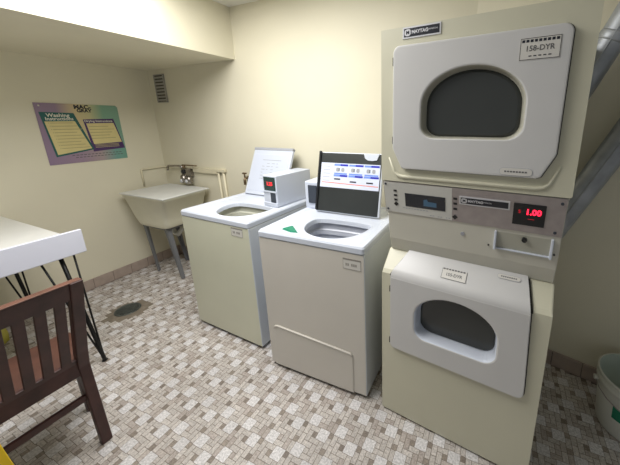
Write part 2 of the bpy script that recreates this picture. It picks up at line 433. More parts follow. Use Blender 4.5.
for (x, y, fx, fy) in ((-.19, -.17, -.2, -.125), (.175, -.17, .197, -.126), (.16, .13, .18, .17), (-.19, .13, -.15, .165)):
    mb = MB(); s1 = 1 if x > 0 else -1; s2 = 1 if y > 0 else -1
    def q(px, py, z, w): return [(px, py, z), (px-s1*w, py, z), (px-s1*w, py-s2*.004, z), (px-s1*.004, py-s2*.004, z), (px-s1*.004, py-s2*w, z), (px, py-s2*w, z)]
    mb.rings([q(fx, fy, 0, .026), q(x, y, .50, .04), q(x*1.02, y*1.02, .57, .06)], None, True, True)
    mb.build('leg', M['sinkleg'], t)
mb = MB(); mb.box(-.19, .175, -.175, -.165, .52, .555, None); mb.box(.165, .175, -.17, .14, .52, .555, None); mb.box(-.19, -.18, -.17, .14, .52, .555, None)
mb.build('leg_frame', M['sinkleg'], t)
mb = MB(); mb.tube([(-.03, 0, .55), (-.03, 0, .44), (-.01, .0, .41), (.04, .0, .40), (.07, .0, .43), (.08, .03, .46), (.08, .17, .47), (.08, .245, .47)], .022, None)
mb.build('drain_pipe', M['pvc'], t)
mb = MB(); mb.lathe([(.04, .50), (.04, .545)], c=(-.03, 0, 0), n=20, cap0=True); mb.build('strainer_cup', M['black'], t)
mb = MB(); mb.rings([[(.42+x*k, -.26+y*k, z) for x, y in T] for z, k in ((.8425, 1.03), (.852, 1.03), (.854, 1.02))], None, True, True)
tag(mb.build('sink_cover', M['sinktop'], bevel=.002), 'flat white board covering the top of the utility sink', 'board')

t = thing('sink_faucet', 'old chrome faucet with long left spout on the back wall', 'faucet', (.40, -.002, .88))
mb = MB(); mb.box(-.06, .07, -.05, 0, .07, .16, None, bev=.012); mb.lathe([(.03, 0), (.035, .02), (.028, .07), (.02, .075)], c=(-.03, -.05, .01), n=18)
mb.lathe([(.03, 0), (.035, .02), (.028, .07), (.02, .075)], c=(.05, -.05, .0), n=18)
mb.build('faucet_body', M['chrome'], t)
mb = MB(); mb.tube([(-.01, -.05, .165), (-.05, -.06, .178), (-.12, -.062, .178), (-.225, -.064, .172), (-.245, -.064, .16), (-.247, -.064, .125)], .011, None); mb.build('spout', M['chrome'], t)
mb = MB(); mb.tube([(0, -.05, .155), (0, -.05, .195)], .014, None); mb.box(-.02, .19, -.062, -.04, .185, .197, None, bev=.004); mb.build('lever_handle', M['brass'], t)
for x in (-.03, .05):
    mb = MB(); mb.lathe([(.001, .02), (.014, .018), (.018, .0), (.012, -.016), (.001, -.016)], c=(x, -.075, .028), n=16); mb.build('valve_knob', M['badge_silver'], t)
mb = MB(); mb.lathe([(.0, 0), (.024, .0), (.024, .012), (.0, .016)], n=16); o = mb.build('round_cap', M['black'], t); o.location = (-.02, -.05, .12); o.rotation_euler = (PI/2, 0, 0)

# ------------------------------------------------------------------ washers
W, D_, HT = .6547, .665, .907
holepoly = [(.19, .24), (.205, .16), (.25, .09), (.32, .05), (.39, .04), (.46, .05), (.53, .10), (.565, .17), (.575, .24), (.572, .30), (.50, .312), (.38, .315), (.27, .31), (.205, .295)]
def make_washer(name, label, loc, rz, front_mat, tub_mat, lidx, dark_lid):
    t = thing(name, label, 'washer', loc, rz)
    mb = MB(); mb.box(0, W, 0, D_, .022, .868, None, bev=.008, seg=3)
    tf = [f for f in mb.bm.faces if all(v.co.z > .85 for v in f.verts) and f.calc_area() > .1]
    bmesh.ops.delete(mb.bm, geom=tf, context='FACES')
    o = mb.build('cabinet', M['side'], t)
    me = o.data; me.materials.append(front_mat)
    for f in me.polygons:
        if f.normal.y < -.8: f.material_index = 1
    mb = MB(); mb.box(.02, W-.02, .02, D_-.02, .0, .03, None); mb.build('toe_gap_shade', M['gap'], t)  # dark box paints the shade in the gap under the cabinet
    mb = MB(); sr = rrect(.004, W-.004, .003, D_-.004, .012); mb.rings([[(x, y, z) for x, y in sr] for z in (.860, .874)], None); mb.build('seam', M['rim_grey'], t)
    # deck
    c = (.385, .2); hp = smooth_poly(holepoly, 2)
    R0 = rrect(0, W, -.004, D_, .014); R1 = rrect(.006, W-.006, .002, D_-.006, .012)
    R2 = rrect(.035, W-.035, .024, D_-.03, .02); R3 = rrect(.045, W-.045, .034, D_-.04, .02)
    an = angles([R0, R2, hp], c)
    L = lambda poly, z: [(x, y, z) for x, y in star(poly, c, an)]
    mb = MB(); mb.rings([L(R0, .872), L(R0, .898), L(R1, HT), L(R2, HT), L(R3, HT-.005), L(scale_poly(hp, c, 1.08), HT-.005), L(scale_poly(hp, c, 1.02), HT-.002), L(hp, HT-.006), L(scale_poly(hp, c, .975), HT-.03)], None)
    mb.build('top_deck', M['white'], t)
    mb = MB()
    mb.rings([L(scale_poly(hp, c, 1.10), HT-.034), L(scale_poly(hp, c, 1.10), .835), L(scale_poly(hp, c, 1.03), .828), L(scale_poly(hp, c, 1.02), .80), L(scale_poly(hp, c, 1.10), .795), L(scale_poly(hp, c, 1.08), .60), L(scale_poly(hp, c, .9), .55)], None, False, True)
    mb.build('wash_tub', tub_mat, t)
    mb = MB(); mb.rings([L(scale_poly(hp, c, 1.095), .832), L(scale_poly(hp, c, 1.022), .826)], None); mb.build('basket_ring', M['print_soft'] if dark_lid else M['sink'], t)
    return t
def lid(t, x0, x1, ang, length, dark, y0):
    # hinged lid standing open, leaning back
    L = Pl((0, y0, .912), (1, 0, 0), (0, math.sin(ang), math.cos(ang)))
    mtx = L.mtx(0, 0, 0)
    mb = MB(); mb.box(x0, x1, 0, length, -.026, 0, None, bev=.006, mtx=mtx)
    o = mb.build('lid', M['white'], t)
    return L, o
# left washer
A = make_washer('washing_machine', 'cream top-loading washer left of the other one, beside the sink, coin box on top', (1.3617, -.7464, 0), -.0376, M['washer_front_green'], M['tub_steel'], 0, False)
L, o = lid(A, .035, .455, math.radians(24), .40, False, .515)
mb = MB(); mb.box(.055, .435, .03, .345, -.002, .0025, None, bev=.002, mtx=L.mtx(0, 0)); mb.build('lid_liner', M['white2'], o)
mb = MB(); mb.box(.035, .455, .382, .404, -.028, .004, None, bev=.003, mtx=L.mtx(0, 0)); mb.build('lid_edge_trim', M['print_soft'], o)
flats('printed_line', [rect(.16, .36, .294, .298)]+[rect(.165+j*.05, .165+j*.05+.018+.009*((k+j) % 3), .266-k*.026, .2695-k*.026) for k in range(6) for j in range(4) if (k*3+j*5) % 7], .0026, .0031, M['print_soft'], o, L)
# coin box with price window
cb = Matrix.Translation((.455, .325, .905)) @ Matrix.Rotation(-.05, 4, 'Z')
mb = MB(); mb.box(0, .135, 0, .36, 0, .028, None, bev=.004, mtx=cb); mb.box(.0, .135, .006, .36, .025, .222, None, bev=.004, mtx=cb)
cbx = mb.build('coin_box', M['white2'], A)
CP = Pl(cb @ Vector((0, .006, 0)), cb.to_3x3() @ Vector((1, 0, 0)), (0, 0, 1))
mb = MB(); mb.prism(rect(.012, .123, .115, .212), 0, .002, None, CP); mb.build('price_window', M['lcd_green'], cbx)
text('price_digits', '1.25', .034, M['led_dim2'], cbx, CP.mtx(.068, .163, .0024), bold=.002)
mb = MB(); mb.prism(rect(.07, .118, .03, .10), 0, .0022, None, CP); mb.build('coin_slot', M['slate_grey'], cbx)
mb = MB(); mb.prism(rect(.005, .13, .103, .112), 0, .006, None, CP); mb.build('ledge', M['white'], cbx)
A['group'] = 'top-loading coin washers'
# right washer
Bw = make_washer('washing_machine', 'white top-loading washer between the other washer and the stacked dryer, dark lid raised', (2.1545, -.8322, 0), .0173, M['washer_front_warm'], M['tub'], 0, True)
Bw['group'] = 'top-loading coin washers'
L, o = lid(Bw, .115, .57, math.radians(14), .395, True, .405)
mb = MB(); mb.box(.118, .56, .006, .39, -.001, .004, None, bev=.003, mtx=L.mtx(0, 0)); liner = mb.build('lid_liner', M['charcoal'], o)
mb = MB(); mb.box(.118, .132, .01, .40, 0, .014, None, bev=.003, mtx=L.mtx(0, 0)); mb.build('lid_side_rail', M['black'], o)
mb = MB(); mb.prism([(.44, .391), (.45, .362), (.47, .35), (.50, .348), (.53, .353), (.545, .391)], .004, .010, None, L); mb.build('lid_handle', M['white'], o)
mb = MB(); mb.prism(rect(.137, .556, .165, .325), .004, .0048, None, L); st = mb.build('instruction_sticker', M['sticker'], o)
flats('blue_heading', [rect(.235+k*.108+.045, .235+k*.108+.10, v, v+.012) for k in range(3) for v in (.307, .238)], .0048, .0054, M['blue'], o, L)
flats('light_blue_heading', [rect(.235+k*.108, .235+k*.108+.045, v, v+.012) for k in range(3) for v in (.307, .238)]+[rect(.238+k*.108, .238+k*.108+.092, .252, .262) for k in range(3)], .0048, .0053, M['blue_lt'], o, L)
flats('orange_line', [[(.15, .195), (.55, .188), (.55, .192), (.15, .199)]], .0048, .0054, M['orange'], o, L)
flats('drawing', [rect(.24+k*.115, .285+k*.115, .217-.012*(k > 0), .226-.012*(k > 0)) for k in range(3)]+[rect(.27+k*.108, .275+k*.108, .272, .293) for k in range(3)], .0048, .0054, M['ink'], o, L)
flats('drawing', [rrect(.25+k*.108+j*.038, .272+k*.108+j*.038, .27, .295, .008) for k in range(3) for j in range(2)], .0048, .0053, M['print_soft'], o, L)
flats('printed_line', [rect(.155, .205, .30-k*.023, .303-k*.023) for k in range(5)], .0048, .0053, M['print_soft'], o, L)
mb = MB(); mb.box(-.002, .11, .46, .655, .903, 1.095, None, bev=.012, seg=3); cn = mb.build('control_housing', M['white2'], Bw)
mb = MB(); mb.box(.03, .098, .452, .462, .945, 1.07, None, bev=.003); mb.build('grey_window', M['slate_grey'], cn)
mb = MB(); mb.rings([[(.115, .065, HT-.004), (.15, .125, HT-.004), (.235, .052, HT-.004), (.19, .045, HT-.004)], [(.125, .07, HT+.004), (.152, .112, HT+.006), (.222, .055, HT+.004), (.19, .05, HT+.004)]], None, True, True)
o = mb.build('dispenser_insert', M['green'], Bw); o['label'] = 'green plastic insert'
# fronts: labels and access panel
def side_label(t, u0, u1, v0, v1):
    F0 = Pl((0, 0, 0), (1, 0, 0), (0, 0, 1))
    mb = MB(); mb.prism(rect(u0, u1, v0, v1), .0, .0015, None, F0); lb = mb.build('machine_label', M['label'], t)
    mb = MB(); mb.prism(rect(u0, u1, v1+.001, v1+.009), 0, .0018, None, F0); w = (u1-u0)
    for k in range(6):
        if k != 2: mb.prism(rect(u0+w*(.15+k*.11), u0+w*(.22+k*.11), v0+.018, v0+.032), .0015, .002, None, F0)
    for q in (rect(u0, u1, v0, v0+.002), rect(u0, u0+.0015, v0, v1), rect(u1-.0015, u1, v0, v1)): mb.prism(q, .0015, .0019, None, F0)
    mb.build('label_print', M['label_ink'], lb)
side_label(A, .50, .60, .802, .848); side_label(Bw, .538, .636, .780, .828)
F0 = Pl((0, 0, 0), (1, 0, 0), (0, 0, 1))
mb = MB()
out = [(.035, .022), (.578, .022), (.578, .262), (.562, .280), (.078, .309), (.056, .302), (.05, .285)]
c = (.3, .16); an = angles([out], c, 24)
mb.rings([[F0.p(*q, 0) for q in star(out, c, an)], [F0.p(*q, .005) for q in star(scale_poly(out, c, .992), c, an)], [F0.p(*q, .006) for q in star(scale_poly(out, c, .96), c, an)]], None, False, True)
mb.tube([F0.p(.052, .290, .004), F0.p(.062, .303, .005), F0.p(.078, .307, .005), F0.p(.560, .279, .005), F0.p(.574, .266, .004)], .006, None, n=8)
mb.build('access_panel', M['washer_front_warm'], Bw)

# ------------------------------------------------------------------ stacked dryer
DW = .6846; DD = .60; DH = 1.827
S = thing('stacked_dryer', 'tall stacked pair of cream coin dryers right of the washers', 'dryer', (2.9013, -.8245, 0), -.0926)
def door_hole(cx, z0, zt, hw):
    h = zt-z0; n = []
    for k in range(25):
        a = PI*k/24; n.append((cx+hw*math.cos(a)*1.0, z0+h*.48+h*.52*math.sin(a)))
    r = .055
    for k in range(7):
        a = PI+PI/2*k/6; n.append((cx-hw+r+r*math.cos(a), z0+r*.9+r*.9*math.sin(a)))
    for k in range(7):
        a = 1.5*PI+PI/2*k/6; n.append((cx+hw-r+r*math.cos(a), z0+r*.9+r*.9*math.sin(a)))
    return n
def rprof(name, prof, x0, x1, m, bev=.006):
    mb = MB(); mb.rings([[(x0, y, z) for y, z in prof], [(x1, y, z) for y, z in prof]], None, True, True)
    return mb.build(name, m, S, bevel=bev)
def cabinet(name, prof, zlo, zhi, hole_, c):
    mb = MB(); mb.rings([[(0, y, z) for y, z in prof], [(DW, y, z) for y, z in prof]], None, True, True)
    ff = [f for f in mb.bm.faces if all(abs(v.co.y) < 1e-6 for v in f.verts)]
    bmesh.ops.delete(mb.bm, geom=ff, context='FACES')
    R = rect(0, DW, zlo, zhi); an = angles([R, hole_], c)
    L_ = lambda poly, y, k=1.: [(u, y, v) for u, v in star(scale_poly(poly, c, k), c, an)]
    mb.rings([L_(R, 0), L_(hole_, 0, 1.02), L_(hole_, .08, 1.02)], None)
    bmesh.ops.remove_doubles(mb.bm, verts=mb.bm.verts[:], dist=1e-5)
    return mb.build(name, M['dryer'], S, bevel=.006)
uc = cabinet('upper_cabinet', [(0, 1.245), (0, DH), (DD, DH), (DD, 1.245)], 1.245, DH, door_hole(.345, 1.425, 1.674, .177), (.345, 1.53))
lc = cabinet('lower_cabinet', [(0, .012), (0, .806), (.012, .822), (.085, .892), (DD, .892), (DD, .012)], .012, .806, door_hole(.340, .512, .757, .176), (.34, .62))
mc = rprof('console_body', [(.085, .893), (.06, .96), (.040, 1.085), (.004, 1.244), (DD-.02, 1.244), (DD-.02, .893)], .012, DW-.006, M['console'], .003)
mb = MB(); mb.box(.02, DW-.02, .02, DD-.02, 0, .014, None); mb.build('toe_gap_shade', M['gap'], S)  # dark slab standing in for the shaded gap beneath the dryer
mb = MB(); mb.box(.003, DW-.003, .0035, DD-.02, 1.2425, 1.2475, None); mb.build('seam', M['gap'], S)

# upper door
outd = []
for (x, z, r, a0, a1) in ((.600, 1.738, .026, 0, 90), (.077, 1.740, .026, 90, 180)):
    for k in range(7):
        a = math.radians(a0+(a1-a0)*k/6); outd.append((x+r*math.cos(a), z+r*math.sin(a)))
outd += [(.050, 1.385), (.053, 1.375), (.088, 1.306), (.100, 1.300), (.575, 1.300), (.590, 1.306), (.623, 1.375), (.626, 1.385)]
hp = door_hole(.345, 1.425, 1.674, .177)
fit = lambda poly, k: [(.556+(x-.556)*k, 1.494+(z-1.494)*k) for x, z in poly]
outd = fit(outd, .984); hp = fit(hp, .985)
c = (.345, 1.53); an = angles([outd, hp], c)
def Ld(poly, h, k=1.): return [F0.p(*q, h) for q in star(scale_poly(poly, c, k), c, an)]
mb = MB(); mb.rings([Ld(outd, .0, 1.012), Ld(outd, .002, 1.012), Ld(outd, .002, .9)], None); mb.build('door_gap_shade', M['gap'], uc)  # dark plate, painted shade of the gap around the upper door
mb = MB(); mb.rings([Ld(outd, .003), Ld(outd, .014), Ld(outd, .0185, .99), Ld(outd, .019, .97), Ld(hp, .019, 1.03), Ld(hp, .017), ], None)
ud = mb.build('upper_door', M['dryer_door'], S)
mb = MB(); mb.rings([Ld(hp, .017), Ld(hp, .010, .975), Ld(hp, -.018, .945), Ld(hp, -.020, .90)], None); mb.build('window_frame', M['rim_grey'], ud)
mb = MB(); mb.rings([Ld(hp, -.019, .935), Ld(hp, -.014, .90), Ld(hp, -.012, .86)], None, False, True); g = mb.build('door_window', M['glass'], ud)
mb = MB()
path = [(.036, 1.345), (.060, 1.285), (.075, 1.272), (.098, 1.267), (.575, 1.267), (.602, 1.272), (.618, 1.285), (.642, 1.345)]
mb.tube([F0.p(x, z, .000) for x, z in path], [.003, .006, .008, .008, .008, .008, .006, .003], None, n=10)
mb.build('lower_lip', M['dryer'], uc)
for z in (1.695, 1.40):
    mb = MB(); mb.box(.0535, .0575, -.010, 0, z, z+.03, None, bev=.001); mb.build('hinge', M['gap'], ud)
H1 = .019
mb = MB(); mb.prism(rect(.489, .597, 1.668, 1.731), H1, H1+.001, None, F0); mb.build('machine_label', M['label'], ud); lb = ud
text('machine_number', '158-DYR', .0215, M['print'], lb, F0.mtx(.543, 1.700, H1+.0012), bold=.0003, sx=.95)
mb = MB()
for k in range(9): mb.prism(rect(.494+k*.0112, .502+k*.0112, 1.718, 1.7255), H1+.001, H1+.0014, M['ink'], F0)
for q in (rect(.49, .596, 1.669, 1.6705), rect(.49, .596, 1.7285, 1.730), rect(.49, .4912, 1.669, 1.73), rect(.5948, .596, 1.669, 1.73)): mb.prism(q, H1+.001, H1+.0014, None, F0)
for k in range(5): mb.prism(rect(.515+k*.013, .523+k*.013, 1.678, 1.681), H1+.001, H1+.0014, None, F0)
mb.build('label_print', M['print'], lb)
def pill(parent, pl, u0, u1, v0, v1, h):
    mb = MB(); mb.prism(rrect(u0, u1, v0, v1, (v1-v0)/2), h, h+.0012, None, pl); mb.build('rounded_plate', M['print_soft'], parent); p = parent
    mb = MB(); mb.prism(rrect(u0+.001, u1-.001, v0+.001, v1-.001, (v1-v0)/2-.001), h+.0012, h+.0014, None, pl); mb.build('plate_face', M['label'], p)
    mb = MB(); w = u1-u0
    for k in range(8): mb.prism(rect(u0+w*(.16+k*.088), u0+w*(.16+k*.088+.06), (v0+v1)/2-.0025, (v0+v1)/2+.0025), h+.0014, h+.0018, None, pl)
    mb.build('plate_print', M['print'], p)
pill(ud, F0, .464, .565, 1.309, 1.335, H1)
def nameplate(parent, pl, u0, u1, v0, v1):
    mb = MB(); mb.prism(rect(u0-.005, u1+.005, v0-.005, v1+.005), .0, .003, None, pl); mb.build('nameplate', M['badge_silver'], parent); b = parent
    mb = MB(); mb.prism(rect(u0, u1, v0, v1), .003, .0036, None, pl); mb.build('nameplate_face', M['badge'], b)
    h = v1-v0; mb = MB(); mb.prism(rrect(u0+h*.1, u0+h*.95, v0+h*.1, v1-h*.1, h*.3), .0036, .0042, None, pl); mb.build('emblem', M['badge_silver'], b)
    text('emblem_letter', 'M', h*.62, M['badge'], b, pl.mtx(u0+h*.53, (v0+v1)/2, .0044), bold=h*.012)
    text('brand_lettering', 'MAYTAG', h*.56, M['badge_silver'], b, pl.mtx(u0+h*1.08, (v0+v1)/2, .0038), align='LEFT', bold=h*.02, sx=.98)
    text('brand_lettering', 'COMMERCIAL', h*.26, M['badge_silver'], b, pl.mtx(u0+h*3.1, (v0+v1)/2+h*.05, .0038), align='LEFT', sx=.9)
nameplate(uc, F0, .096, .229, 1.790, 1.818)

# control panel on the sloping console face
CPn = Pl((0, .040, 1.085), (1, 0, 0), (0, -.036, .159))
def cv(z): return max(0, ((1.243-(1.243-z)*1.05)-1.085)*1.02)
mb = MB(); mb.prism(rect(.006, .676, .012, .160), .0, .003, None, CPn); cp = mb.build('control_panel', M['steel'], S)
mb = MB(); mb.prism(rect(.008, .302, .014, .158), .003, .0036, None, CPn); mb.build('light_overlay', M['panel_light'], cp); ov = cp
dz0, dz1 = cv(1.141), cv(1.199)
mb = MB(); mb.prism(rect(.104, .276, dz0, dz1), .0036, .005, None, CPn); mb.build('display_screen', M['display'], cp); dsp = cp
mb = MB(); mb.prism([(.185, dz0+.012), (.24, dz0+.012), (.24, dz0+.032), (.205, dz0+.034), (.20, dz0+.044), (.186, dz0+.040)], .005, .0053, None, CPn); mb.build('lit_digits', M['display_blue'], dsp)
for x, zz in ((.06, (1.205, 1.185, 1.165)), (.315, (1.200, 1.180, 1.158))):
    for z in zz:
        mb = MB(); mb.prism(rect(x-.007, x+.007, cv(z)-.004, cv(z)+.004), .0036, .0056, None, CPn); mb.build('button', M['black'], cp)
for x, z in ((.06, 1.146), (.314, 1.123)):
    mb = MB(); v = cv(z); mb.prism([(x-.011, v), (x, v-.011), (x+.011, v), (x, v+.011)], .0036, .0056, None, CPn); mb.build('diamond_button', M['black'], cp)
for x, z in ((.018, 1.232), (.018, 1.118), (.662, 1.225), (.655, 1.118)):
    mb = MB(); mb.prism([(x+.005*math.cos(k*PI/5), cv(z)+.005*math.sin(k*PI/5)) for k in range(10)], .003, .006, None, CPn); mb.build('screw', M['slate_grey'], cp)
mb = MB()
for k in range(9):
    mb.prism(rect(.09+k*.013, .099+k*.013, cv(1.130), cv(1.130)+.003), .0036, .004, None, CPn)
    if k % 3: mb.prism(rect(.20+k*.011, .207+k*.011, cv(1.112), cv(1.112)+.003), .0036, .004, None, CPn)
mb.build('panel_print', M['print_soft'], ov)
nameplate(cp, Pl(CPn.p(0, 0, .003), CPn.u, CPn.v), .336, .503, cv(1.186), cv(1.209))
v0, v1 = cv(1.132), cv(1.211)
mb = MB(); mb.prism(rect(.520, .620, v0, v1), .003, .006, None, CPn); mb.build('price_display', M['black'], cp); rd = cp
text('price_digits', '1.00', .030, M['led'], rd, CPn.mtx(.583, (v0+v1)/2+.012, .0065), bold=.0012, sx=.95)
text('price_digits', '$', .018, M['led_dim'], rd, CPn.mtx(.540, (v0+v1)/2+.012, .0065))
mb = MB(); mb.prism(rect(.568, .588, v0+.026, v0+.028), .006, .0064, None, CPn); mb.build('indicator_line', M['led_dim'], rd)
# tray below the panel
RP = Pl((0, .0415, 1.085), (1, 0, 0), (0, -.020, .125))
mb = MB(); mb.box(.464, .472, .030, .060, 1.008, 1.084, None, bev=.002); mb.box(.649, .657, .030, .060, 1.008, 1.084, None, bev=.002); mb.box(.464, .657, .043, .062, 1.008, 1.013, None, bev=.001)
tr = mb.build('card_tray', M['white'], S)
mb = MB(); mb.prism(rect(.474, .647, -.073, -.004), .0005, .002, None, RP); mb.build('tray_back', M['rim_grey'], tr)
mb = MB(); mb.prism([(.566+.009*math.cos(k*PI/8), -.020+.009*math.sin(k*PI/8)) for k in range(16)], .002, .012, None, RP); mb.build('lock', M['black'], tr)
for x, v in ((.345, -.040), (.445, -.07), (.664, -.062)):
    mb = MB(); r = .008 if x < .4 else .003; mb.prism([(x+r*math.cos(k*PI/6), v+r*math.sin(k*PI/6)) for k in range(12)], .0, .006, None, RP)
    mb.build('screw', M['print_soft'] if x < .4 else M['black'], mc)
mb = MB(); mb.box(.008, .462, .0415, .047, 1.077, 1.080, None); mb.build('panel_seam', M['rim_grey'], mc)

# lower door
outl = [(.043, .80), (.043, .425)]
for (x, z, r, a0, a1) in ((.063, .430, .020, 180, 270), (.604, .430, .026, 270, 360)):
    for k in range(7):
        a = math.radians(a0+(a1-a0)*k/6); outl.append((x+r*math.cos(a), z+r*math.sin(a)))
outl += [(.630, .47), (.618, .80)]
hp2 = door_hole(.343, .524, .762, .174)
outl = [(.556+(x-.556)*.987, .80-(.80-z)*.965) for x, z in outl]
c = (.34, .62); an = angles([outl, hp2], c)
def Ld(poly, h, k=1.): return [F0.p(*q, h) for q in star(scale_poly(poly, c, k), c, an)]
mb = MB(); mb.rings([Ld(outl, .0, 1.014), Ld(outl, .002, 1.014), Ld(outl, .002, .9)], None)
mb.rings([[(.042, -.002, .80), (.624, -.002, .80)], [(.044, -.001, .808), (.623, -.001, .808)], [(.054, .010, .828), (.619, .010, .828)], [(.098, .078, .894), (.604, .078, .894)]], None, closed=False)
mb.build('door_gap_shade', M['gap'], lc)  # dark outline with the gap's shade put into its colour
mb = MB()
mb.rings([Ld(outl, .002), Ld(outl, .012), Ld(outl, .016, .99), Ld(outl, .016, .97), Ld(hp2, .016, 1.03), Ld(hp2, .014)], None)
top = []
for k in range(6):
    a = math.radians(8+k*8); top.append((.012-.032*math.cos(a)+.004, .796+.045*math.sin(a)))
prof = [(-.0158, .795)]+[(-.012+.004*i*i/3, .802+.0085*i) for i in range(5)]+[(.030, .856), (.082, .906)]
prof = [(-.0158, .794), (-.0150, .804), (-.012, .815), (-.006, .826), (.003, .836), (.040, .869), (.080, .905)]
xs = [(.051, .6155), (.0515, .615), (.0525, .614), (.055, .612), (.060, .610), (.083, .603), (.104, .594)]
lo = [[(a, y, z) for a in (x0, x0+(x1_-x0)*.33, x0+(x1_-x0)*.66, x1_)] for (y, z), (x0, x1_) in zip(prof, xs)]
mb.rings(lo, None, closed=False, smooth=True)
for i in (0, 3):   # edge skirts
    a = [l[i] for l in lo]; b = [(p[0], p[1]+.016, p[2]-.004) for p in a]; mb.rings([a, b], None, closed=False)
a = lo[-1]; mb.rings([a, [(p[0], p[1]+.002, p[2]-.016) for p in a]], None, closed=False)
ld = mb.build('lower_door', M['dryer_door'], S)
mb = MB(); mb.rings([Ld(hp2, .014), Ld(hp2, .006, .975), Ld(hp2, -.046, .95), Ld(hp2, -.048, .90)], None); mb.build('window_frame', M['white'], ld)
mb = MB(); mb.rings([Ld(hp2, -.047, .945), Ld(hp2, -.042, .90)], None, False, True); mb.build('door_window', M['glass'], ld)
for z in (.72, .44):
    mb = MB(); mb.box(.0435, .0475, -.010, 0, z, z+.03, None, bev=.001); mb.build('hinge', M['gap'], ld)
LP = Pl((0, .003, .8365), (1, 0, 0), (0, .077, .069))
mb = MB(); mb.prism(rect(.274, .376, .012, .058), .0008, .0016, None, LP); mb.build('machine_label', M['label'], ld); lb = ld
mb = MB()
for q in (rect(.274, .376, .012, .0135), rect(.274, .2755, .012, .058), rect(.3745, .376, .012, .058)): mb.prism(q, .0016, .002, None, LP)
for k in range(8): mb.prism(rect(.277+k*.0118, .286+k*.0118, .052, .058), .0016, .002, None, LP)
mb.build('label_print', M['print'], lb)
text('machine_number', '155-DYR', .018, M['print'], lb, LP.mtx(.325, .032, .0018), bold=.0003)
pill(ld, LP, .488, .572, .068, .088, .001)

# ------------------------------------------------------------------ dryer ducts
def duct(label, a, b, r, elbow=False):
    t = thing('exhaust_duct', label, 'duct', a, 0, 'galvanised exhaust ducts')
    a = Vector(a); b = Vector(b)-a
    mb = MB(); n = 14; pts = []; rr = []
    for i in range(n+1):
        k = i/n; pts.append(b*k); rr.append(r)
    mb.tube(pts, rr, None, n=28); mb.build('duct_pipe', M['galv'], t)
    for k in (.62,):
        mb = MB(); mb.tube([b*(k-.018), b*(k-.012), b*(k+.012), b*(k+.018)], [r+.0005, r+.003, r+.003, r+.0005], None, n=28); mb.build('duct_collar', M['galv'], t)
    d = b.normalized()
    mb = MB(); off = Vector((-.2, -1, .1)).cross(d).normalized()
    side = d.cross(off).normalized()
    if side.y > 0: side = -side
    mb.tube([side*(r+.001)+d*.02, side*(r+.001)+b-d*.02], .003, None, n=6); mb.build('duct_seam', M['galv'], t)
    return t
duct('upper of the two galvanised exhaust ducts rising behind the stacked dryer', (3.52, -.155, 1.22), (3.93, -.315, 2.22), .056)
duct('lower of the two galvanised exhaust ducts rising behind the stacked dryer', (3.62, -.205, .80), (4.12, -.36, 2.02), .058)

# ------------------------------------------------------------------ table
TX, TY = 1.17, -1.203; TZ = .832
t = thing('work_table', 'white table with deep front board and black hairpin legs against left wall', 'table', (.59, -1.9, 0))
ox, oy = .59, -1.9
mb = MB(); mb.box(.002-ox, TX-.018-ox, -2.6-oy, TY-oy, .79, TZ, None, bev=.004); mb.build('tabletop', M['tabletop'], t)
mb = MB(); mb.box(TX-.018-ox, TX-ox, -2.6-oy, TY+.006-oy, .760, .900, None, bev=.006, seg=3); mb.build('front_board', M['fascia'], t)
def hairpin(pts_top, foot):
    mb = MB(); f = Vector(foot)
    for (x, y, r) in pts_top:
        p = Vector((x, y, .79)); q = f+Vector((0, 0, .006))
        d = (p-q)
        mb.tube([p, q+d*.3, q+d*.04+Vector((0, 0, 0)), q], [r, r, r, r], None, n=10)
    ys = [p[1] for p in pts_top]; xs_ = [p[0] for p in pts_top]
    mb.tube([f+Vector((0, -.012, .012)), f+Vector((0, -.006, .006)), f+Vector((0, .006, .006)), f+Vector((0, .012, .012))], .006, None, n=10)
    mb.box(min(xs_)-.012, max(xs_)+.012, min(ys)-.012, max(ys)+.012, .785, .79, None)
    return mb.build('hairpin_leg', M['black_metal'], t)
for fx, sx_ in ((1.135, 1), (.21, -1)):
    for fy, sy_ in ((-1.240, 1), (-2.5, -1)):
        tx = fx-.005 if sx_ > 0 else fx+.03
        hairpin([(tx-ox, fy-sy_*.005-oy, .005), (tx-sx_*.012-ox, fy-sy_*.060-oy, .0105), (tx-ox, fy-sy_*.145-oy, .005)], (fx-ox, fy-oy, 0))

# ------------------------------------------------------------------ chair
CH = thing('wooden_chair', 'dark red-brown wooden slat-back chair drawn up to the white table', 'chair', (1.6, -1.70, 0))
cx, cy = 1.6, -1.70
def xr(z): return 1.735+max(0, z-.47)*.37        # rear line of the raked back
def bar(z0, z1, y0, y1, th, name, m, par=CH, n=4, bev=.003):
    mb = MB(); loops = []
    for i in range(n+1):
        z = z0+(z1-z0)*i/n; x = xr(z)
        loops.append([(x-cx, y0-cy, z), (x-cx, y1-cy, z), (x-th-cx, y1-cy, z), (x-th-cx, y0-cy, z)])
    mb.rings(loops, None, True, True); return mb.build(name, m, par, bevel=bev)
for y0, y1 in ((-1.522, -1.482), (-1.918, -1.878)):
    mb = MB(); prof = []
    for z in (0, .12, .25, .36, .44, .52, .62, .74, .86, .898):
        x = 1.738+max(0, z-.46)*.37 + max(0, .36-z)*.02
        th = .036 if z > .3 else .030
        prof.append([(x-cx, y0-cy, z), (x-cx, y1-cy, z), (x-th-cx, y1-cy, z), (x-th-cx, y0-cy, z)])
    mb.rings(prof, None, True, True); mb.build('rear_post', M['wood'], CH, bevel=.004)
bar(.818, .896, -1.880, -1.520, .022, 'top_rail', M['wood'])
bar(.896, .901, -1.918, -1.484, .034, 'top_rail_edge', M['wood_edge'], bev=.002)
bar(.402, .490, -1.880, -1.520, .022, 'back_rail', M['wood'])
y = -1.565
while y > -1.87:
    bar(.485, .822, y-.004, y+.028, .012, 'slat', M['wood'], bev=.002); y -= .0535
mb = MB()
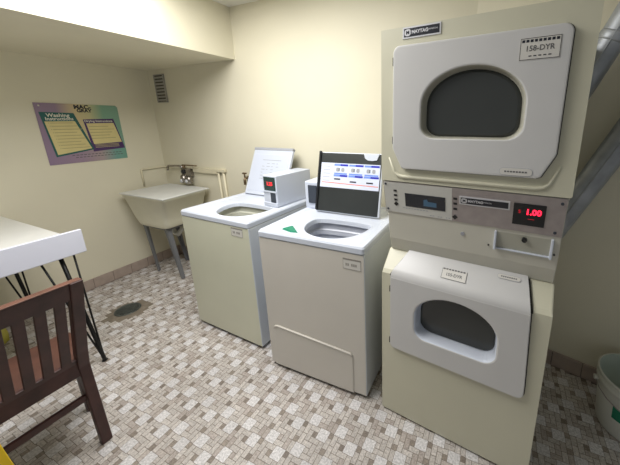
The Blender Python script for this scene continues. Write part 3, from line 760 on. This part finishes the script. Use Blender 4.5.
sp = [(1.728, -1.524), (1.728, -1.876), (1.70, -1.90), (1.42, -1.965), (1.395, -1.955), (1.385, -1.70), (1.395, -1.44), (1.42, -1.425), (1.70, -1.495)]
mb.rings([[(x-cx, y-cy, z) for x, y in sp] for z in (.437, .458)], None, True, True); mb.build('seat', M['seat'], CH, bevel=.006)
for y0 in (-1.462, -1.965):
    mb = MB(); mb.rings([[(x-cx, yy-cy, z) for x, yy in ((1.44-e, y0+e), (1.44-e, y0+.034-e), (1.474-e, y0+.034-e), (1.474-e, y0+e))] for z, e in ((0, .0), (.437, 0))], None, True, True)
    mb.build('front_leg', M['wood'], CH, bevel=.003)
mb = MB(); mb.rings([[(1.46-cx, -1.455-cy, z), (1.46-cx, -1.437-cy, z), (1.715-cx, -1.492-cy, z), (1.715-cx, -1.510-cy, z)] for z in (.375, .438)], None, True, True); mb.build('side_apron', M['wood'], CH)
mb = MB(); mb.rings([[(1.46-cx, -1.945-cy, z), (1.46-cx, -1.963-cy, z), (1.715-cx, -1.908-cy, z), (1.715-cx, -1.890-cy, z)] for z in (.375, .438)], None, True, True); mb.build('side_apron', M['wood'], CH)
mb = MB(); mb.box(1.45-cx, 1.47-cx, -1.93-cy, -1.46-cy, .375, .437, None); mb.build('front_apron', M['wood'], CH)
mb = MB(); mb.box(1.706-cx, 1.726-cx, -1.88-cy, -1.52-cy, .262, .290, None, bev=.003); mb.build('rear_stretcher', M['wood'], CH)

# ------------------------------------------------------------------ broom under the table
BR = thing('straw_broom', 'straw broom with yellow lower bristles standing beneath the white table', 'broom', (.27, -1.565, 0))
mb = MB()
loops = []
for z, wy, wx in ((0, .15, .045), (.06, .155, .05), (.18, .14, .045), (.30, .12, .04), (.42, .085, .035), (.50, .05, .025), (.56, .022, .020)):
    l = []
    for k in range(48):
        a = 2*PI*k/48; rp_ = 1+.05*math.sin(k*PI)*0+.06*math.cos(12*a)*(1 if z < .5 else .2); l.append((wx*math.cos(a)*rp_, wy*math.sin(a)*rp_, z))
    loops.append(l)
mb.rings(loops, None, True, True, True); mb.build('bristles', M['broom'], BR)
mb = MB(); mb.tube([(0, 0, .55), (-.02, 0, .66), (-.035, 0, .775)], .012, None); mb.build('handle', M['wood_edge'], BR)

# ------------------------------------------------------------------ yellow floor sign, lower left
Y = thing('floor_sign', 'yellow plastic folding floor sign beside the wooden chair back', 'sign', (2.06, -1.913, 0))
for s_ in (1, -1):
    mb = MB(); w0, w1 = .150, .105
    mb.rings([[(s_*.11+.0, -w0, 0), (s_*.11, w0, 0), (s_*.11-s_*.010, w0, 0), (s_*.11-s_*.010, -w0, 0)], [(s_*.012, -w1, .60), (s_*.012, w1, .60), (s_*.002, w1, .60), (s_*.002, -w1, .60)]], None, True, True)
    mb.build('sign_panel', M['yellow'], Y, bevel=.002)

# ------------------------------------------------------------------ bucket
bx, by = 4.058, -.43
t = thing('plastic_bucket', 'off-white plastic bucket with green label by the right wall', 'bucket', (bx, by, 0)); t.scale = (1, 1, 1.06)
mb = MB()
mb.lathe([(.0005, .003), (.118, .003), (.121, 0), (.124, .006), (.143, .20), (.144, .222), (.151, .224), (.151, .245), (.145, .247), (.146, .262), (.152, .264), (.152, .272), (.1445, .273)], n=48)
mb.build('bucket_wall', M['bucket'], t)
mb = MB(); mb.lathe([(.1445, .273), (.141, .22), (.120, .012), (.0005, .010)], n=48); mb.build('bucket_inside', M['bucket_in'], t)
mb = MB(); a0 = math.radians(222); 
def cyl(a, z, e=0): r = .124+(z-.006)/.194*.019+.001+e; return (r*math.cos(a), r*math.sin(a), z)
mb.rings([[cyl(a0+k*.09, .10) for k in range(10)], [cyl(a0+k*.09, .165) for k in range(10)]], None, closed=False); mb.build('green_label', M['green'], t)
for a in (math.radians(178), math.radians(-2)):
    mb = MB(); mb.tube([(.144*math.cos(a), .144*math.sin(a), .215), (.162*math.cos(a), .162*math.sin(a), .215)], .012, None)
    mb.build('handle_ear', M['bucket'], t)
mb = MB(); mb.tube([(.158*math.cos(math.radians(178+k*18))*1, .158*math.sin(math.radians(178+k*18)), .215-.045*math.sin(PI*k/10)) for k in range(11)], .0025, None, n=8); mb.build('bail_handle', M['steel'], t)

# ------------------------------------------------------------------ lights
def area(name, loc, rot, sx, sy, power, col):
    l = bpy.data.lights.new(name, 'AREA'); l.shape = 'RECTANGLE'; l.size = sx; l.size_y = sy; l.energy = power; l.color = col
    o = bpy.data.objects.new(name, l); o.location = loc; o.rotation_euler = rot; COL.objects.link(o); return o
area('ceiling_light', (1.95, -1.25, 2.39), (0, 0, 0), 1.2, 1.2, 41, (1., .99, .985))
w = bpy.data.worlds.new('world'); scene.world = w; w.use_nodes = True
w.node_tree.nodes['Background'].inputs[0].default_value = (.9, .95, 1., 1); w.node_tree.nodes['Background'].inputs[1].default_value = .20

# ------------------------------------------------------------------ camera
f, yaw, pitch, roll = 286.6687, .4136, .2434, -.0105
fw = Vector((-math.sin(yaw)*math.cos(pitch), math.cos(yaw)*math.cos(pitch), -math.sin(pitch)))
rt = Vector((math.cos(yaw), math.sin(yaw), 0)); up = rt.cross(fw)
r2 = math.cos(roll)*rt+math.sin(roll)*up; u2 = -math.sin(roll)*rt+math.cos(roll)*up
cam = bpy.data.cameras.new('camera'); co = bpy.data.objects.new('camera', cam); COL.objects.link(co)
mtx = Matrix((r2, u2, -fw)).transposed().to_4x4(); mtx.translation = (3.3547, -1.9517, 1.4939); co.matrix_world = mtx
cam.sensor_width = 36; cam.lens = f/620*36; cam.shift_x = -62.98/620; cam.shift_y = -40.80/620; cam.clip_start = .02
scene.camera = co
scene.view_settings.view_transform = 'Standard'; scene.view_settings.look = 'None'; scene.view_settings.exposure = .42

# the hierarchy is thing > part > sub-part and no deeper
